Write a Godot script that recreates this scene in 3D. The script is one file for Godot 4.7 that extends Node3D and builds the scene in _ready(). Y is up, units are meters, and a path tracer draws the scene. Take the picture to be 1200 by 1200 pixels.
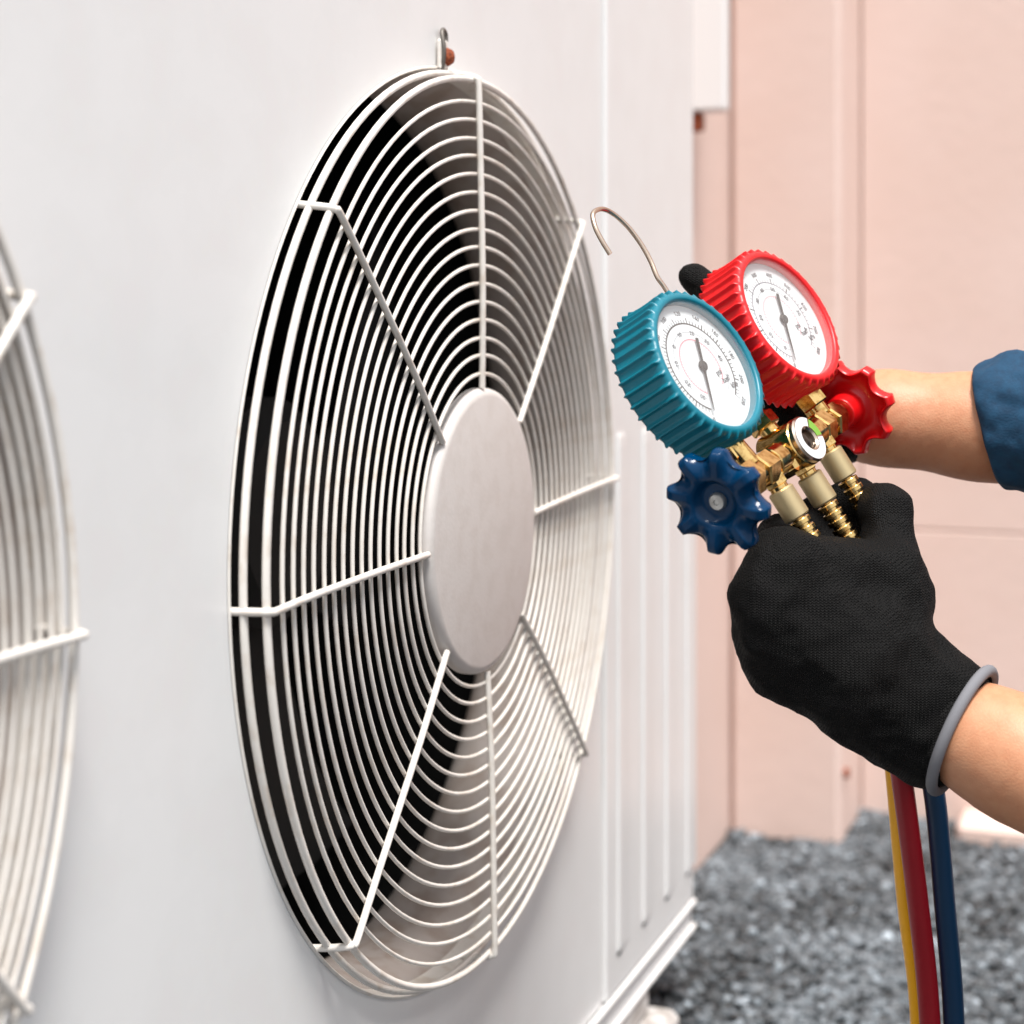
extends Node3D

const EYE_HEIGHT := 0.62
const FAN_HEIGHT := 0.5062
const UNIT_TURN := 1.1909          # the unit's front runs away from the camera at this angle
const UNIT_AT := Vector3(-0.0147, 0.0, -1.0455)

var mats := {}
var rng := RandomNumberGenerator.new()

# ---------------------------------------------------------------- mesh helpers
class Shape:
	var v := PackedVector3Array()
	var n := PackedVector3Array()
	var t := PackedVector2Array()
	var i := PackedInt32Array()
	func add(p: Vector3, nn: Vector3, uv := Vector2.ZERO) -> int:
		v.push_back(p); n.push_back(nn); t.push_back(uv)
		return v.size() - 1
	func tri(a: int, b: int, c: int) -> void:
		var g := (v[b] - v[a]).cross(v[c] - v[a])
		if g.dot(n[a] + n[b] + n[c]) > 0.0:
			i.push_back(a); i.push_back(c); i.push_back(b)
		else:
			i.push_back(a); i.push_back(b); i.push_back(c)
	func quad(a: int, b: int, c: int, d: int) -> void:
		tri(a, b, c); tri(a, c, d)
	func face(pts: Array, away: Vector3) -> void:
		var nn: Vector3 = (pts[1] - pts[0]).cross(pts[2] - pts[0]).normalized()
		var mid := Vector3.ZERO
		for p in pts: mid += p
		mid /= pts.size()
		if nn.dot(mid - away) < 0.0: nn = -nn
		var first := v.size()
		for p in pts: add(p, nn)
		for k in range(1, pts.size() - 1): tri(first, first + k, first + k + 1)
	func mesh() -> ArrayMesh:
		var a := []
		a.resize(Mesh.ARRAY_MAX)
		a[Mesh.ARRAY_VERTEX] = v; a[Mesh.ARRAY_NORMAL] = n; a[Mesh.ARRAY_TEX_UV] = t; a[Mesh.ARRAY_INDEX] = i
		var m := ArrayMesh.new()
		m.add_surface_from_arrays(Mesh.PRIMITIVE_TRIANGLES, a)
		return m

func part(called: String, s, m: Material, parent: Node = self) -> MeshInstance3D:
	var o := MeshInstance3D.new()
	o.name = called
	o.mesh = s.mesh() if s is Shape else s
	o.material_override = m
	parent.add_child(o, true)
	return o

func holder(called: String, parent: Node = self, at := Transform3D.IDENTITY) -> Node3D:
	var o := Node3D.new()
	o.name = called
	o.transform = at
	parent.add_child(o, true)
	return o

func tag(o: Node, label: String, category := "", kind := "", group := "") -> void:
	o.set_meta("label", label)
	if category: o.set_meta("category", category)
	if kind: o.set_meta("kind", kind)
	if group: o.set_meta("group", group)

func axis(at: Vector3, dir: Vector3) -> Transform3D:      # a frame whose y runs along dir
	var y := dir.normalized()
	var x := y.cross(Vector3(0.31, 0.17, 0.93)).normalized()
	return Transform3D(Basis(x, y, x.cross(y)), at)

func chamfer_box(s: Shape, at: Transform3D, size: Vector3, c: float) -> void:
	var h := size / 2.0
	var corner := func(sx: int, sy: int, sz: int, keep: int) -> Vector3:
		var p := Vector3(sx * h.x, sy * h.y, sz * h.z)
		for a in 3:
			if a != keep: p[a] -= sign(p[a]) * c
		return at * p
	var mid := at.origin
	for a in 3:
		for sgn in [-1, 1]:
			var pts := []
			for q in [[-1, -1], [1, -1], [1, 1], [-1, 1]]:
				var d := [0, 0, 0]
				d[a] = sgn; d[(a + 1) % 3] = q[0]; d[(a + 2) % 3] = q[1]
				pts.append(corner.call(d[0], d[1], d[2], a))
			s.face(pts, mid)
	if c <= 0.0: return
	for a in 3:
		var b := (a + 1) % 3
		var e := (a + 2) % 3
		for sb in [-1, 1]:
			for se in [-1, 1]:
				var d0 := [0, 0, 0]; d0[a] = -1; d0[b] = sb; d0[e] = se
				var d1 := [0, 0, 0]; d1[a] = 1; d1[b] = sb; d1[e] = se
				s.face([corner.call(d0[0], d0[1], d0[2], b), corner.call(d1[0], d1[1], d1[2], b), corner.call(d1[0], d1[1], d1[2], e), corner.call(d0[0], d0[1], d0[2], e)], mid)
	for sx in [-1, 1]:
		for sy in [-1, 1]:
			for sz in [-1, 1]:
				s.face([corner.call(sx, sy, sz, 0), corner.call(sx, sy, sz, 1), corner.call(sx, sy, sz, 2)], mid)

func block(x0: float, x1: float, y0: float, y1: float, z0: float, z1: float, c := 0.004) -> Shape:
	var s := Shape.new()
	chamfer_box(s, Transform3D(Basis.IDENTITY, Vector3(x0 + x1, y0 + y1, z0 + z1) / 2.0), Vector3(x1 - x0, y1 - y0, z1 - z0), c)
	return s

func smooth_path(p: Array, steps: int) -> PackedVector3Array:
	var out := PackedVector3Array()
	for k in p.size() - 1:
		var a: Vector3 = p[max(k - 1, 0)]
		var b: Vector3 = p[k]
		var c: Vector3 = p[k + 1]
		var d: Vector3 = p[min(k + 2, p.size() - 1)]
		for j in steps: out.push_back(b.cubic_interpolate(c, a, d, float(j) / steps))
	out.push_back(p[-1])
	return out

func tube(s: Shape, path: PackedVector3Array, r: float, sides := 12, closed := false) -> void:
	var count := path.size()
	var up := Vector3(0.123, 0.86, 0.41)
	var rows := []
	for k in count:
		var fore: Vector3
		if closed: fore = path[(k + 1) % count] - path[(k - 1 + count) % count]
		else: fore = path[min(k + 1, count - 1)] - path[max(k - 1, 0)]
		fore = fore.normalized()
		var x := (up - fore * up.dot(fore)).normalized()
		up = x
		var y := fore.cross(x)
		var row := []
		for j in sides:
			var a := TAU * j / sides
			var nn := x * cos(a) + y * sin(a)
			row.append(s.add(path[k] + nn * r, nn, Vector2(float(j) / sides, k)))
		rows.append(row)
	for k in (count if closed else count - 1):
		var p: Array = rows[k]
		var q: Array = rows[(k + 1) % count]
		for j in sides: s.quad(p[j], p[(j + 1) % sides], q[(j + 1) % sides], q[j])
	if not closed:
		for e in [[0, 1], [count - 1, count - 2]]:
			var away: Vector3 = path[e[1]]
			var pts := []
			for j in sides: pts.append(s.v[rows[e[0]][j]])
			s.face(pts, away)

func ring_path(radius: float, z: float, at := Vector2.ZERO, steps := 128) -> PackedVector3Array:
	var p := PackedVector3Array()
	for k in steps:
		var a := TAU * k / steps
		p.push_back(Vector3(at.x + radius * cos(a), at.y + radius * sin(a), z))
	return p

func lathe(s: Shape, at: Transform3D, prof: Array, segs := 48, crease := 0.8) -> void:   # prof: Vector2(radius, height) climbing the outside
	var m := prof.size()
	var seg := []
	for k in m - 1:
		var d: Vector2 = prof[k + 1] - prof[k]
		seg.append(Vector2(d.y, -d.x).normalized())
	for k in m - 1:
		var na: Vector2 = seg[k]
		var nb: Vector2 = seg[k]
		if k > 0 and seg[k].dot(seg[k - 1]) > crease: na = (seg[k] + seg[k - 1]).normalized()
		if k < m - 2 and seg[k].dot(seg[k + 1]) > crease: nb = (seg[k] + seg[k + 1]).normalized()
		var first := s.v.size()
		for j in segs + 1:
			var c := cos(TAU * j / segs)
			var z := sin(TAU * j / segs)
			s.add(at * Vector3(prof[k].x * c, prof[k].y, prof[k].x * z), at.basis * Vector3(na.x * c, na.y, na.x * z))
			s.add(at * Vector3(prof[k + 1].x * c, prof[k + 1].y, prof[k + 1].x * z), at.basis * Vector3(nb.x * c, nb.y, nb.x * z))
		for j in segs:
			var b := first + 2 * j
			s.quad(b, b + 1, b + 3, b + 2)

func rod(s: Shape, a: Vector3, b: Vector3, r: float, bevel := 0.0006, segs := 24) -> void:
	var l := a.distance_to(b)
	lathe(s, axis(a, b - a), [Vector2(0, 0), Vector2(r - bevel, 0), Vector2(r, bevel), Vector2(r, l - bevel), Vector2(r - bevel, l), Vector2(0, l)], segs)

func hex(s: Shape, a: Vector3, b: Vector3, r: float) -> void:
	var f := axis(a, b - a)
	var l := a.distance_to(b)
	var mid := (a + b) / 2.0
	var c := r * 0.1
	var loops := []
	for lv in [[0.0, r - c], [c, r], [l - c, r], [l, r - c]]:
		var row := []
		for k in 6:
			row.append(f * Vector3(lv[1] * cos(TAU * k / 6 + 0.3), lv[0], lv[1] * sin(TAU * k / 6 + 0.3)))
		loops.append(row)
	for q in 3:
		for k in 6: s.face([loops[q][k], loops[q][(k + 1) % 6], loops[q + 1][(k + 1) % 6], loops[q + 1][k]], mid)
	s.face(loops[0], mid); s.face(loops[3], mid)

func grid(s: Shape, rows: Array, flip := false) -> void:   # rows of points, each row closed on itself; normals from the neighbours
	var m := rows.size()
	var w: int = rows[0].size()
	var first := s.v.size()
	for a in m:
		for b in w:
			var du: Vector3 = rows[a][(b + 1) % w] - rows[a][(b - 1 + w) % w]
			var dv: Vector3 = rows[min(a + 1, m - 1)][b] - rows[max(a - 1, 0)][b]
			var nn := du.cross(dv).normalized()
			s.add(rows[a][b], -nn if flip else nn)
	for a in m - 1:
		for b in w:
			var c := (b + 1) % w
			s.quad(first + a * w + b, first + a * w + c, first + (a + 1) * w + c, first + (a + 1) * w + b)

# one continuous skin round a set of tapered bones: bones are [from, to, radius, radius]
func blob(s: Shape, bones: Array, cell: float, k: float, noise: FastNoiseLite = null, amp := 0.0) -> void:
	var lo := Vector3(1e9, 1e9, 1e9)
	var hi := -lo
	for b in bones:
		var r: float = max(b[2], b[3]) + 2.5 * k + 3.0 * cell
		for p in [b[0], b[1]]:
			lo = lo.min(p - Vector3(r, r, r)); hi = hi.max(p + Vector3(r, r, r))
	var nx := int((hi.x - lo.x) / cell) + 2
	var ny := int((hi.y - lo.y) / cell) + 2
	var nz := int((hi.z - lo.z) / cell) + 2
	var acc := PackedFloat32Array()
	acc.resize(nx * ny * nz)
	for b in bones:
		var pa: Vector3 = b[0]
		var ba: Vector3 = b[1] - b[0]
		var ra: float = b[2]
		var dr: float = b[3] - b[2]
		var il: float = 1.0 / max(ba.length_squared(), 1e-12)
		var r: float = max(b[2], b[3]) + 2.0 * k + 2.5 * cell
		var l: Vector3 = (pa.min(b[1]) - Vector3(r, r, r) - lo) / cell
		var h: Vector3 = (pa.max(b[1]) + Vector3(r, r, r) - lo) / cell
		for z in range(max(0, int(l.z)), min(nz, int(h.z) + 1)):
			for y in range(max(0, int(l.y)), min(ny, int(h.y) + 1)):
				var at := (z * ny + y) * nx
				for x in range(max(0, int(l.x)), min(nx, int(h.x) + 1)):
					var q := lo + Vector3(x, y, z) * cell - pa
					var f := clampf(q.dot(ba) * il, 0.0, 1.0)
					var d := (q - ba * f).length() - ra - dr * f
					if d < r: acc[at + x] += exp(-d / k)
	for c in acc.size():
		var a := acc[c]
		acc[c] = -k * log(a) if a > 1e-9 else 20.0 * k
	if noise:
		for z in nz:
			for y in ny:
				var at := (z * ny + y) * nx
				for x in nx:
					if absf(acc[at + x]) < 4.0 * cell:
						var p := lo + Vector3(x, y, z) * cell
						acc[at + x] += amp * noise.get_noise_3d(p.x * 1000.0, p.y * 1000.0, p.z * 1000.0)
	var sy := nx
	var sz := nx * ny
	var ids := {}
	var offs := [0, 1, sy, sy + 1, sz, sz + 1, sz + sy, sz + sy + 1]
	for z in nz - 1:
		for y in ny - 1:
			for x in nx - 1:
				var c := z * sz + y * sy + x
				var inside := 0
				for o in offs:
					if acc[c + o] < 0.0: inside += 1
				if inside == 0 or inside == 8: continue
				var sum := Vector3.ZERO
				var cnt := 0
				for e in 12:
					var i0: int
					var i1: int
					var ax := e >> 2
					var u := e & 1
					var w := (e >> 1) & 1
					var p0 := Vector3.ZERO
					if ax == 0:
						i0 = u * 2 + w * 4; i1 = i0 + 1; p0 = Vector3(0, u, w)
					elif ax == 1:
						i0 = u + w * 4; i1 = i0 + 2; p0 = Vector3(u, 0, w)
					else:
						i0 = u + w * 2; i1 = i0 + 4; p0 = Vector3(u, w, 0)
					var v0 := acc[c + offs[i0]]
					var v1 := acc[c + offs[i1]]
					if (v0 < 0.0) != (v1 < 0.0):
						p0[ax] += v0 / (v0 - v1)
						sum += p0; cnt += 1
				sum /= cnt
				var g := Vector3.ZERO
				var a0 := acc[c]; var a1 := acc[c + 1]; var a2 := acc[c + sy]; var a3 := acc[c + sy + 1]
				var a4 := acc[c + sz]; var a5 := acc[c + sz + 1]; var a6 := acc[c + sz + sy]; var a7 := acc[c + sz + sy + 1]
				g.x = lerpf(lerpf(a1 - a0, a3 - a2, sum.y), lerpf(a5 - a4, a7 - a6, sum.y), sum.z)
				g.y = lerpf(lerpf(a2 - a0, a3 - a1, sum.x), lerpf(a6 - a4, a7 - a5, sum.x), sum.z)
				g.z = lerpf(lerpf(a4 - a0, a5 - a1, sum.x), lerpf(a6 - a2, a7 - a3, sum.x), sum.y)
				ids[c] = s.add(lo + (Vector3(x, y, z) + sum) * cell, g.normalized())
	for c in ids:
		var x: int = c % nx
		var y: int = (c / nx) % ny
		var z: int = c / sz
		if y > 0 and z > 0 and (acc[c] < 0.0) != (acc[c + 1] < 0.0): s.quad(ids[c], ids[c - sy], ids[c - sy - sz], ids[c - sz])
		if x > 0 and z > 0 and (acc[c] < 0.0) != (acc[c + sy] < 0.0): s.quad(ids[c], ids[c - 1], ids[c - 1 - sz], ids[c - sz])
		if x > 0 and y > 0 and (acc[c] < 0.0) != (acc[c + sz] < 0.0): s.quad(ids[c], ids[c - 1], ids[c - 1 - sy], ids[c - sy])

func chain(bones: Array, c: Array) -> void:              # c: [point, radius, point, radius, ...]
	for k in range(0, c.size() - 3, 2): bones.append([c[k], c[k + 2], c[k + 1], c[k + 3]])

func V(x: float, y: float, z: float) -> Vector3: return Vector3(x, y, z)

# ---------------------------------------------------------------- materials
func mat(called: String, c: Color, rough: float, metal := 0.0) -> StandardMaterial3D:
	var m := StandardMaterial3D.new()
	m.resource_name = called
	m.albedo_color = c
	m.roughness = rough
	m.metallic = metal
	mats[called] = m
	return m

func noise_tex(size: int, freq: float, seed_: int, dark: Color, light: Color, lo := 0.0, hi := 1.0, normal := false, bump := 2.0) -> NoiseTexture2D:
	var f := FastNoiseLite.new()
	f.seed = seed_; f.frequency = freq; f.fractal_octaves = 5
	var t := NoiseTexture2D.new()
	t.width = size; t.height = size; t.seamless = true; t.noise = f
	if normal:
		t.as_normal_map = true; t.bump_strength = bump
	else:
		var g := Gradient.new()
		g.offsets = PackedFloat32Array([lo, hi]); g.colors = PackedColorArray([dark, light])
		t.color_ramp = g
	return t

func triplanar(m: StandardMaterial3D, per_metre: float, world := true) -> void:
	m.uv1_triplanar = true
	m.uv1_world_triplanar = world
	m.uv1_scale = Vector3.ONE * per_metre

func knit_texture() -> ImageTexture:
	var img := Image.create(96, 96, false, Image.FORMAT_RGB8)
	for y in 96:
		for x in 96:
			var col := fposmod(x / 12.0, 1.0) - 0.5
			var row := fposmod(y / 8.0 + absf(col) * 1.1, 1.0) - 0.5
			var h := clampf(1.0 - 2.2 * absf(row), 0, 1) * (0.55 + 0.45 * cos(TAU * col * 2.0))
			img.set_pixel(x, y, Color(h, h, h))
	img.bump_map_to_normal_map(3.0)
	return ImageTexture.create_from_image(img)

func dial_texture(kind: int) -> ImageTexture:
	var n := 640
	var img := Image.create(n, n, false, Image.FORMAT_RGB8)
	var ink := Color(0.04, 0.05, 0.06)
	var pink := Color(0.80, 0.45, 0.50)
	var grey := Color(0.36, 0.38, 0.42)
	for y in n:
		for x in n:
			var p := Vector2(x + 0.5, y + 0.5) / n * 2.0 - Vector2.ONE
			var r := p.length()
			var c := Color(0.82, 0.84, 0.85)
			if r < 0.99:
				var a := fposmod(rad_to_deg(atan2(p.x, -p.y)) + 360.0, 360.0)   # clockwise from the top
				var along := fposmod(a - 212.0, 360.0) / 296.0                    # 0 at the zero mark, 1 at the end of the scale
				if along <= 1.0:
					if kind == 0:
						if absf(r - 0.70) < 0.013: c = ink
						elif r > 0.70 and r < 0.765 and absf(fposmod(along * 60.0 + 0.5, 1.0) - 0.5) < 0.10: c = ink
						elif r > 0.70 and r < 0.80 and absf(fposmod(along * 12.0 + 0.5, 1.0) - 0.5) < 0.03: c = ink
						elif absf(r - 0.44) < 0.009: c = pink
						elif r > 0.40 and r < 0.44 and absf(fposmod(along * 48.0 + 0.5, 1.0) - 0.5) < 0.12: c = pink
						elif absf(r - 0.56) < 0.004 and along > 0.1: c = grey
					else:
						if absf(r - 0.66) < 0.009: c = grey
						elif r > 0.66 and r < 0.715 and absf(fposmod(along * 50.0 + 0.5, 1.0) - 0.5) < 0.09: c = grey
						elif r > 0.64 and r < 0.75 and absf(fposmod(along * 10.0 + 0.5, 1.0) - 0.5) < 0.03: c = ink
						elif absf(r - 0.42) < 0.005: c = pink
						elif r > 0.38 and r < 0.42 and absf(fposmod(along * 40.0 + 0.5, 1.0) - 0.5) < 0.12: c = pink
						elif absf(r - 0.54) < 0.004: c = grey
			img.set_pixel(x, y, c)
	return ImageTexture.create_from_image(img)

func make_materials() -> void:
	var m := mat("white paint", Color(0.905, 0.905, 0.905), 0.34)
	m.albedo_texture = noise_tex(512, 0.012, 3, Color(0.993, 0.992, 0.991), Color.WHITE, 0.3, 0.6)
	m.roughness_texture = noise_tex(512, 0.02, 5, Color(0.95, 0.95, 0.95), Color.WHITE)
	m.normal_enabled = true; m.normal_scale = 0.025
	m.normal_texture = noise_tex(512, 0.05, 6, Color.BLACK, Color.WHITE, 0, 1, true, 1.5)
	triplanar(m, 2.2, false)
	m = mat("grille paint", Color(0.90, 0.88, 0.855), 0.34)
	m.albedo_texture = noise_tex(256, 0.03, 13, Color(0.92, 0.89, 0.86), Color.WHITE, 0.2, 0.45)
	triplanar(m, 6.0, false)
	m = mat("hub paint", Color(0.83, 0.81, 0.80), 0.42)
	m.albedo_texture = noise_tex(256, 0.02, 23, Color(0.975, 0.97, 0.965), Color.WHITE, 0.2, 0.6)
	m.normal_enabled = true; m.normal_scale = 0.10
	m.normal_texture = noise_tex(256, 0.12, 26, Color.BLACK, Color.WHITE, 0, 1, true, 1.5)
	triplanar(m, 9.0, false)
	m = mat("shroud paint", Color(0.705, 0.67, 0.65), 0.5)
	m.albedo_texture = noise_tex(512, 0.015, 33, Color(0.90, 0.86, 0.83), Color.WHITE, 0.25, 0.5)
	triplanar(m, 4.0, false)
	mat("coil black", Color(0.03, 0.03, 0.032), 0.9)
	mat("fan plastic", Color(0.035, 0.035, 0.038), 0.8)
	m = mat("pink wall paint", Color(0.87, 0.778, 0.742), 0.8)
	m.albedo_texture = noise_tex(512, 0.006, 43, Color(0.985, 0.977, 0.97), Color.WHITE, 0.25, 0.65)
	m.normal_enabled = true; m.normal_scale = 0.1
	m.normal_texture = noise_tex(512, 0.06, 46, Color.BLACK, Color.WHITE, 0, 1, true, 2.0)
	triplanar(m, 1.1)
	m = mat("pale concrete", Color(0.78, 0.77, 0.765), 0.85)
	m.albedo_texture = noise_tex(256, 0.03, 53, Color(0.8, 0.78, 0.76), Color.WHITE, 0.2, 0.6)
	triplanar(m, 5.0)
	mat("white plastic", Color(0.90, 0.90, 0.90), 0.4)
	m = mat("earth", Color(0.25, 0.26, 0.27), 0.9)
	m.albedo_texture = noise_tex(512, 0.05, 63, Color(0.45, 0.45, 0.46), Color.WHITE, 0.2, 0.7)
	triplanar(m, 1.6)
	m = mat("gravel stone", Color.WHITE, 0.55)
	m.vertex_color_use_as_albedo = true
	m = mat("teal rubber", Color(0.0, 0.43, 0.505), 0.36)
	m.normal_enabled = true; m.normal_scale = 0.08
	m.normal_texture = noise_tex(256, 0.1, 71, Color.BLACK, Color.WHITE, 0, 1, true, 1.5)
	triplanar(m, 40.0, false)
	m = mat("red rubber", Color(0.86, 0.09, 0.11), 0.38)
	m.normal_enabled = true; m.normal_scale = 0.08
	m.normal_texture = mats["teal rubber"].normal_texture
	triplanar(m, 40.0, false)
	mat("blue knob paint", Color(0.0, 0.19, 0.33), 0.16).metallic_specular = 0.32
	mat("red knob paint", Color(0.80, 0.05, 0.07), 0.3)
	m = mat("brass", Color(0.92, 0.775, 0.51), 0.22, 1.0)
	m.roughness_texture = noise_tex(256, 0.03, 83, Color(0.5, 0.5, 0.5), Color.WHITE)
	m.albedo_texture = noise_tex(256, 0.025, 84, Color(0.80, 0.72, 0.62), Color.WHITE, 0.2, 0.55)
	triplanar(m, 30.0, false)
	m = mat("knurled brass", Color(0.78, 0.70, 0.54), 0.42, 0.75)
	m.normal_enabled = true; m.normal_scale = 0.5
	m.normal_texture = noise_tex(256, 0.2, 85, Color.BLACK, Color.WHITE, 0, 1, true, 2.0)
	triplanar(m, 60.0, false)
	mat("steel", Color(0.80, 0.72, 0.65), 0.25, 1.0)
	mat("zinc", Color(0.75, 0.75, 0.74), 0.35, 0.8)
	mat("dull zinc", Color(0.42, 0.40, 0.38), 0.5, 0.6)
	mat("white label", Color(0.80, 0.81, 0.82), 0.35)
	mat("green label", Color(0.46, 0.64, 0.24), 0.4)
	mat("dark glass", Color(0.16, 0.12, 0.09), 0.1)
	mat("ink", Color(0.22, 0.24, 0.27), 0.6)
	mat("needle black", Color(0.012, 0.012, 0.014), 0.7)
	m = mat("gauge glass", Color(1, 1, 1, 0.03), 0.02)
	m.transparency = BaseMaterial3D.TRANSPARENCY_ALPHA
	for kd in 2:
		m = mat("dial %d" % kd, Color.WHITE, 0.5)
		m.albedo_texture = dial_texture(kd)
	m = mat("rust", Color(0.66, 0.34, 0.20), 0.85)
	m.albedo_texture = noise_tex(128, 0.06, 93, Color(0.5, 0.4, 0.35), Color.WHITE, 0.2, 0.7)
	triplanar(m, 60.0, false)
	m = mat("black knit", Color(0.048, 0.045, 0.045), 0.7)
	m.normal_enabled = true; m.normal_scale = 2.2
	m.normal_texture = knit_texture()
	triplanar(m, 62.0)
	m.metallic_specular = 0.3
	mat("grey binding", Color(0.46, 0.46, 0.48), 0.85)
	m = mat("skin", Color(0.775, 0.555, 0.42), 0.5)
	m.albedo_texture = noise_tex(512, 0.015, 101, Color(0.97, 0.93, 0.91), Color.WHITE, 0.25, 0.6)
	m.normal_enabled = true; m.normal_scale = 0.4
	m.normal_texture = noise_tex(512, 0.09, 103, Color.BLACK, Color.WHITE, 0, 1, true, 2.5)
	triplanar(m, 14.0)
	m.subsurf_scatter_enabled = true; m.subsurf_scatter_strength = 0.05
	m = mat("blue cloth", Color(0.02, 0.24, 0.36), 0.85)
	m.albedo_texture = noise_tex(256, 0.05, 111, Color(0.8, 0.82, 0.85), Color.WHITE, 0.2, 0.7)
	m.normal_enabled = true; m.normal_scale = 0.3
	m.normal_texture = noise_tex(256, 0.15, 112, Color.BLACK, Color.WHITE, 0, 1, true, 2.0)
	triplanar(m, 14.0)
	mat("dark trousers", Color(0.12, 0.13, 0.17), 0.9)
	mat("black hair", Color(0.05, 0.04, 0.04), 0.6)
	mat("eye white", Color(0.85, 0.84, 0.82), 0.2)
	mat("red hose", Color(0.56, 0.05, 0.11), 0.4)
	mat("yellow hose", Color(0.98, 0.71, 0.07), 0.4)
	mat("blue hose", Color(0.015, 0.17, 0.29), 0.4)

# ---------------------------------------------------------------- the outdoor unit
func fan_panel(s: Shape, x0: float, x1: float, y0: float, y1: float, c: Vector2, r: float) -> void:
	var angles := []
	for k in 160: angles.append(TAU * k / 160.0)
	for q in [Vector2(x0, y0), Vector2(x1, y0), Vector2(x1, y1), Vector2(x0, y1)]: angles.append(fposmod((q - c).angle(), TAU))
	angles.sort()
	var ids := []
	for a in angles:
		var d := Vector2(cos(a), sin(a))
		var tx: float = ((x1 if d.x > 0 else x0) - c.x) / d.x if absf(d.x) > 1e-6 else 1e9
		var ty: float = ((y1 if d.y > 0 else y0) - c.y) / d.y if absf(d.y) > 1e-6 else 1e9
		var p := c + d * r
		var q: Vector2 = c + d * min(tx, ty)
		ids.append([s.add(Vector3(p.x, p.y, 0), Vector3.BACK), s.add(Vector3(q.x, q.y, 0), Vector3.BACK)])
	for k in ids.size():
		var n: int = (k + 1) % ids.size()
		s.quad(ids[k][0], ids[k][1], ids[n][1], ids[n][0])

func fan_guard(unit: Node3D, c: Vector2, spokes: Array, step: float, swept: Array) -> void:
	var g := holder("fan_guard", unit, Transform3D(Basis.IDENTITY, Vector3(c.x, c.y, 0)))
	var rings := [[0.2740, 0.0055, 0.0021], [0.2703, 0.0160, 0.0021]]
	for k in int(0.1735 / step): rings.append([0.2682 - step * (k + 1), 0.0173, 0.00124 if step > 0.01 else 0.00105])
	for q in rings:
		var s := Shape.new()
		var off: Vector2 = Vector2(0, -0.004 * clampf((0.2572 - q[0]) / 0.16, 0, 1)) + Vector2(rng.randf_range(-1, 1), rng.randf_range(-1, 1)) * 0.0004
		tube(s, ring_path(q[0], q[1], off), q[2], 8, true)
		part("ring", s, mats["grille paint"], g)
	for a in spokes:
		var s := Shape.new()
		var d := Vector3(cos(deg_to_rad(a)), sin(deg_to_rad(a)), 0)
		var p := [d * 0.2762 + V(0, 0, -0.005), d * 0.2742 + V(0, 0, 0.008), d * 0.2724 + V(0, 0, 0.0165), d * 0.2708 + V(0, 0, 0.0195), d * 0.2670 + V(0, 0, 0.0204), d * 0.2300 + V(0, 0, 0.0205), d * 0.15 + V(0, -0.002, 0.0205), d * 0.0880 + V(0, -0.005, 0.0188)]
		if a in swept:                                          # this guard's spokes lean towards the middle of its near side
			var toe := Vector3(0.125, signf(d.y) * 0.004 - 0.001, 0.0200)
			p[5] = p[4].lerp(toe, 0.2); p[6] = p[4].lerp(toe, 0.6); p[7] = toe
		tube(s, smooth_path(p, 4), 0.0020, 10)
		part("spoke", s, mats["grille paint"], g)
	var h := Shape.new()
	lathe(h, axis_z(V(0, -0.005, 0)), [Vector2(0.0, 0.0118), Vector2(0.0870, 0.0118), Vector2(0.0876, 0.0124), Vector2(0.0876, 0.0165), Vector2(0.0868, 0.0188), Vector2(0.0848, 0.0204), Vector2(0.0822, 0.0210), Vector2(0.0, 0.0212)], 96)
	part("hub_cap", h, mats["hub paint"], g)
	# the shroud behind the guard, and the fan inside it
	var lip := Shape.new()
	lathe(lip, axis_z(V(c.x, c.y, 0)), [Vector2(0.2790, 0.0003), Vector2(0.2782, 0.0009), Vector2(0.2774, 0.0010), Vector2(0.2767, 0.0003), Vector2(0.2762, -0.0014), Vector2(0.2757, -0.0055), Vector2(0.2750, -0.0120)], 160, 0.7)
	var sh := Shape.new()
	lathe(sh, axis_z(V(c.x, c.y, 0)), [Vector2(0.2750, -0.0120), Vector2(0.2730, -0.020), Vector2(0.2686, -0.030), Vector2(0.2680, -0.048), Vector2(0.2684, -0.058), Vector2(0.2698, -0.067), Vector2(0.2726, -0.075), Vector2(0.2770, -0.081), Vector2(0.2830, -0.085), Vector2(0.2900, -0.087)], 160, 0.7)
	part("fan_shroud", sh, mats["shroud paint"], unit)
	part("shroud_lip", lip, mats["grille paint"], unit)
	var fan := holder("fan", unit, Transform3D(Basis.IDENTITY, Vector3(c.x, c.y, -0.15)))
	var hub := Shape.new()
	lathe(hub, axis_z(Vector3.ZERO), [Vector2(0.0, -0.05), Vector2(0.07, -0.05), Vector2(0.075, -0.045), Vector2(0.075, 0.02), Vector2(0.06, 0.035), Vector2(0.0, 0.036)], 40)
	part("fan_hub", hub, mats["fan plastic"], fan)
	for k in 3:
		var b := Shape.new()
		var top := []
		for u in 9:
			var row := []
			for w in 9:
				var rad := 0.07 + 0.185 * w / 8.0
				var ang := TAU * k / 3.0 + (u / 8.0 - 0.5) * (1.15 + 0.3 * w / 8.0) + 0.25 * w / 8.0
				row.append(Vector3(rad * cos(ang), rad * sin(ang), -0.03 + 0.055 * u / 8.0))
			top.append(row)
		for u in 9:
			for w in 9: b.add(top[u][w], Vector3.BACK)
		for u in 8:
			for w in 8: b.quad(u * 9 + w, u * 9 + w + 1, u * 9 + w + 10, u * 9 + w + 9)
		for u in 9:
			for w in 9: b.add(top[u][w] + V(0, 0, -0.003), Vector3.FORWARD)
		for u in 8:
			for w in 8: b.quad(81 + u * 9 + w, 81 + u * 9 + w + 1, 81 + u * 9 + w + 10, 81 + u * 9 + w + 9)
		part("fan_blade", b, mats["fan plastic"], fan)

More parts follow.
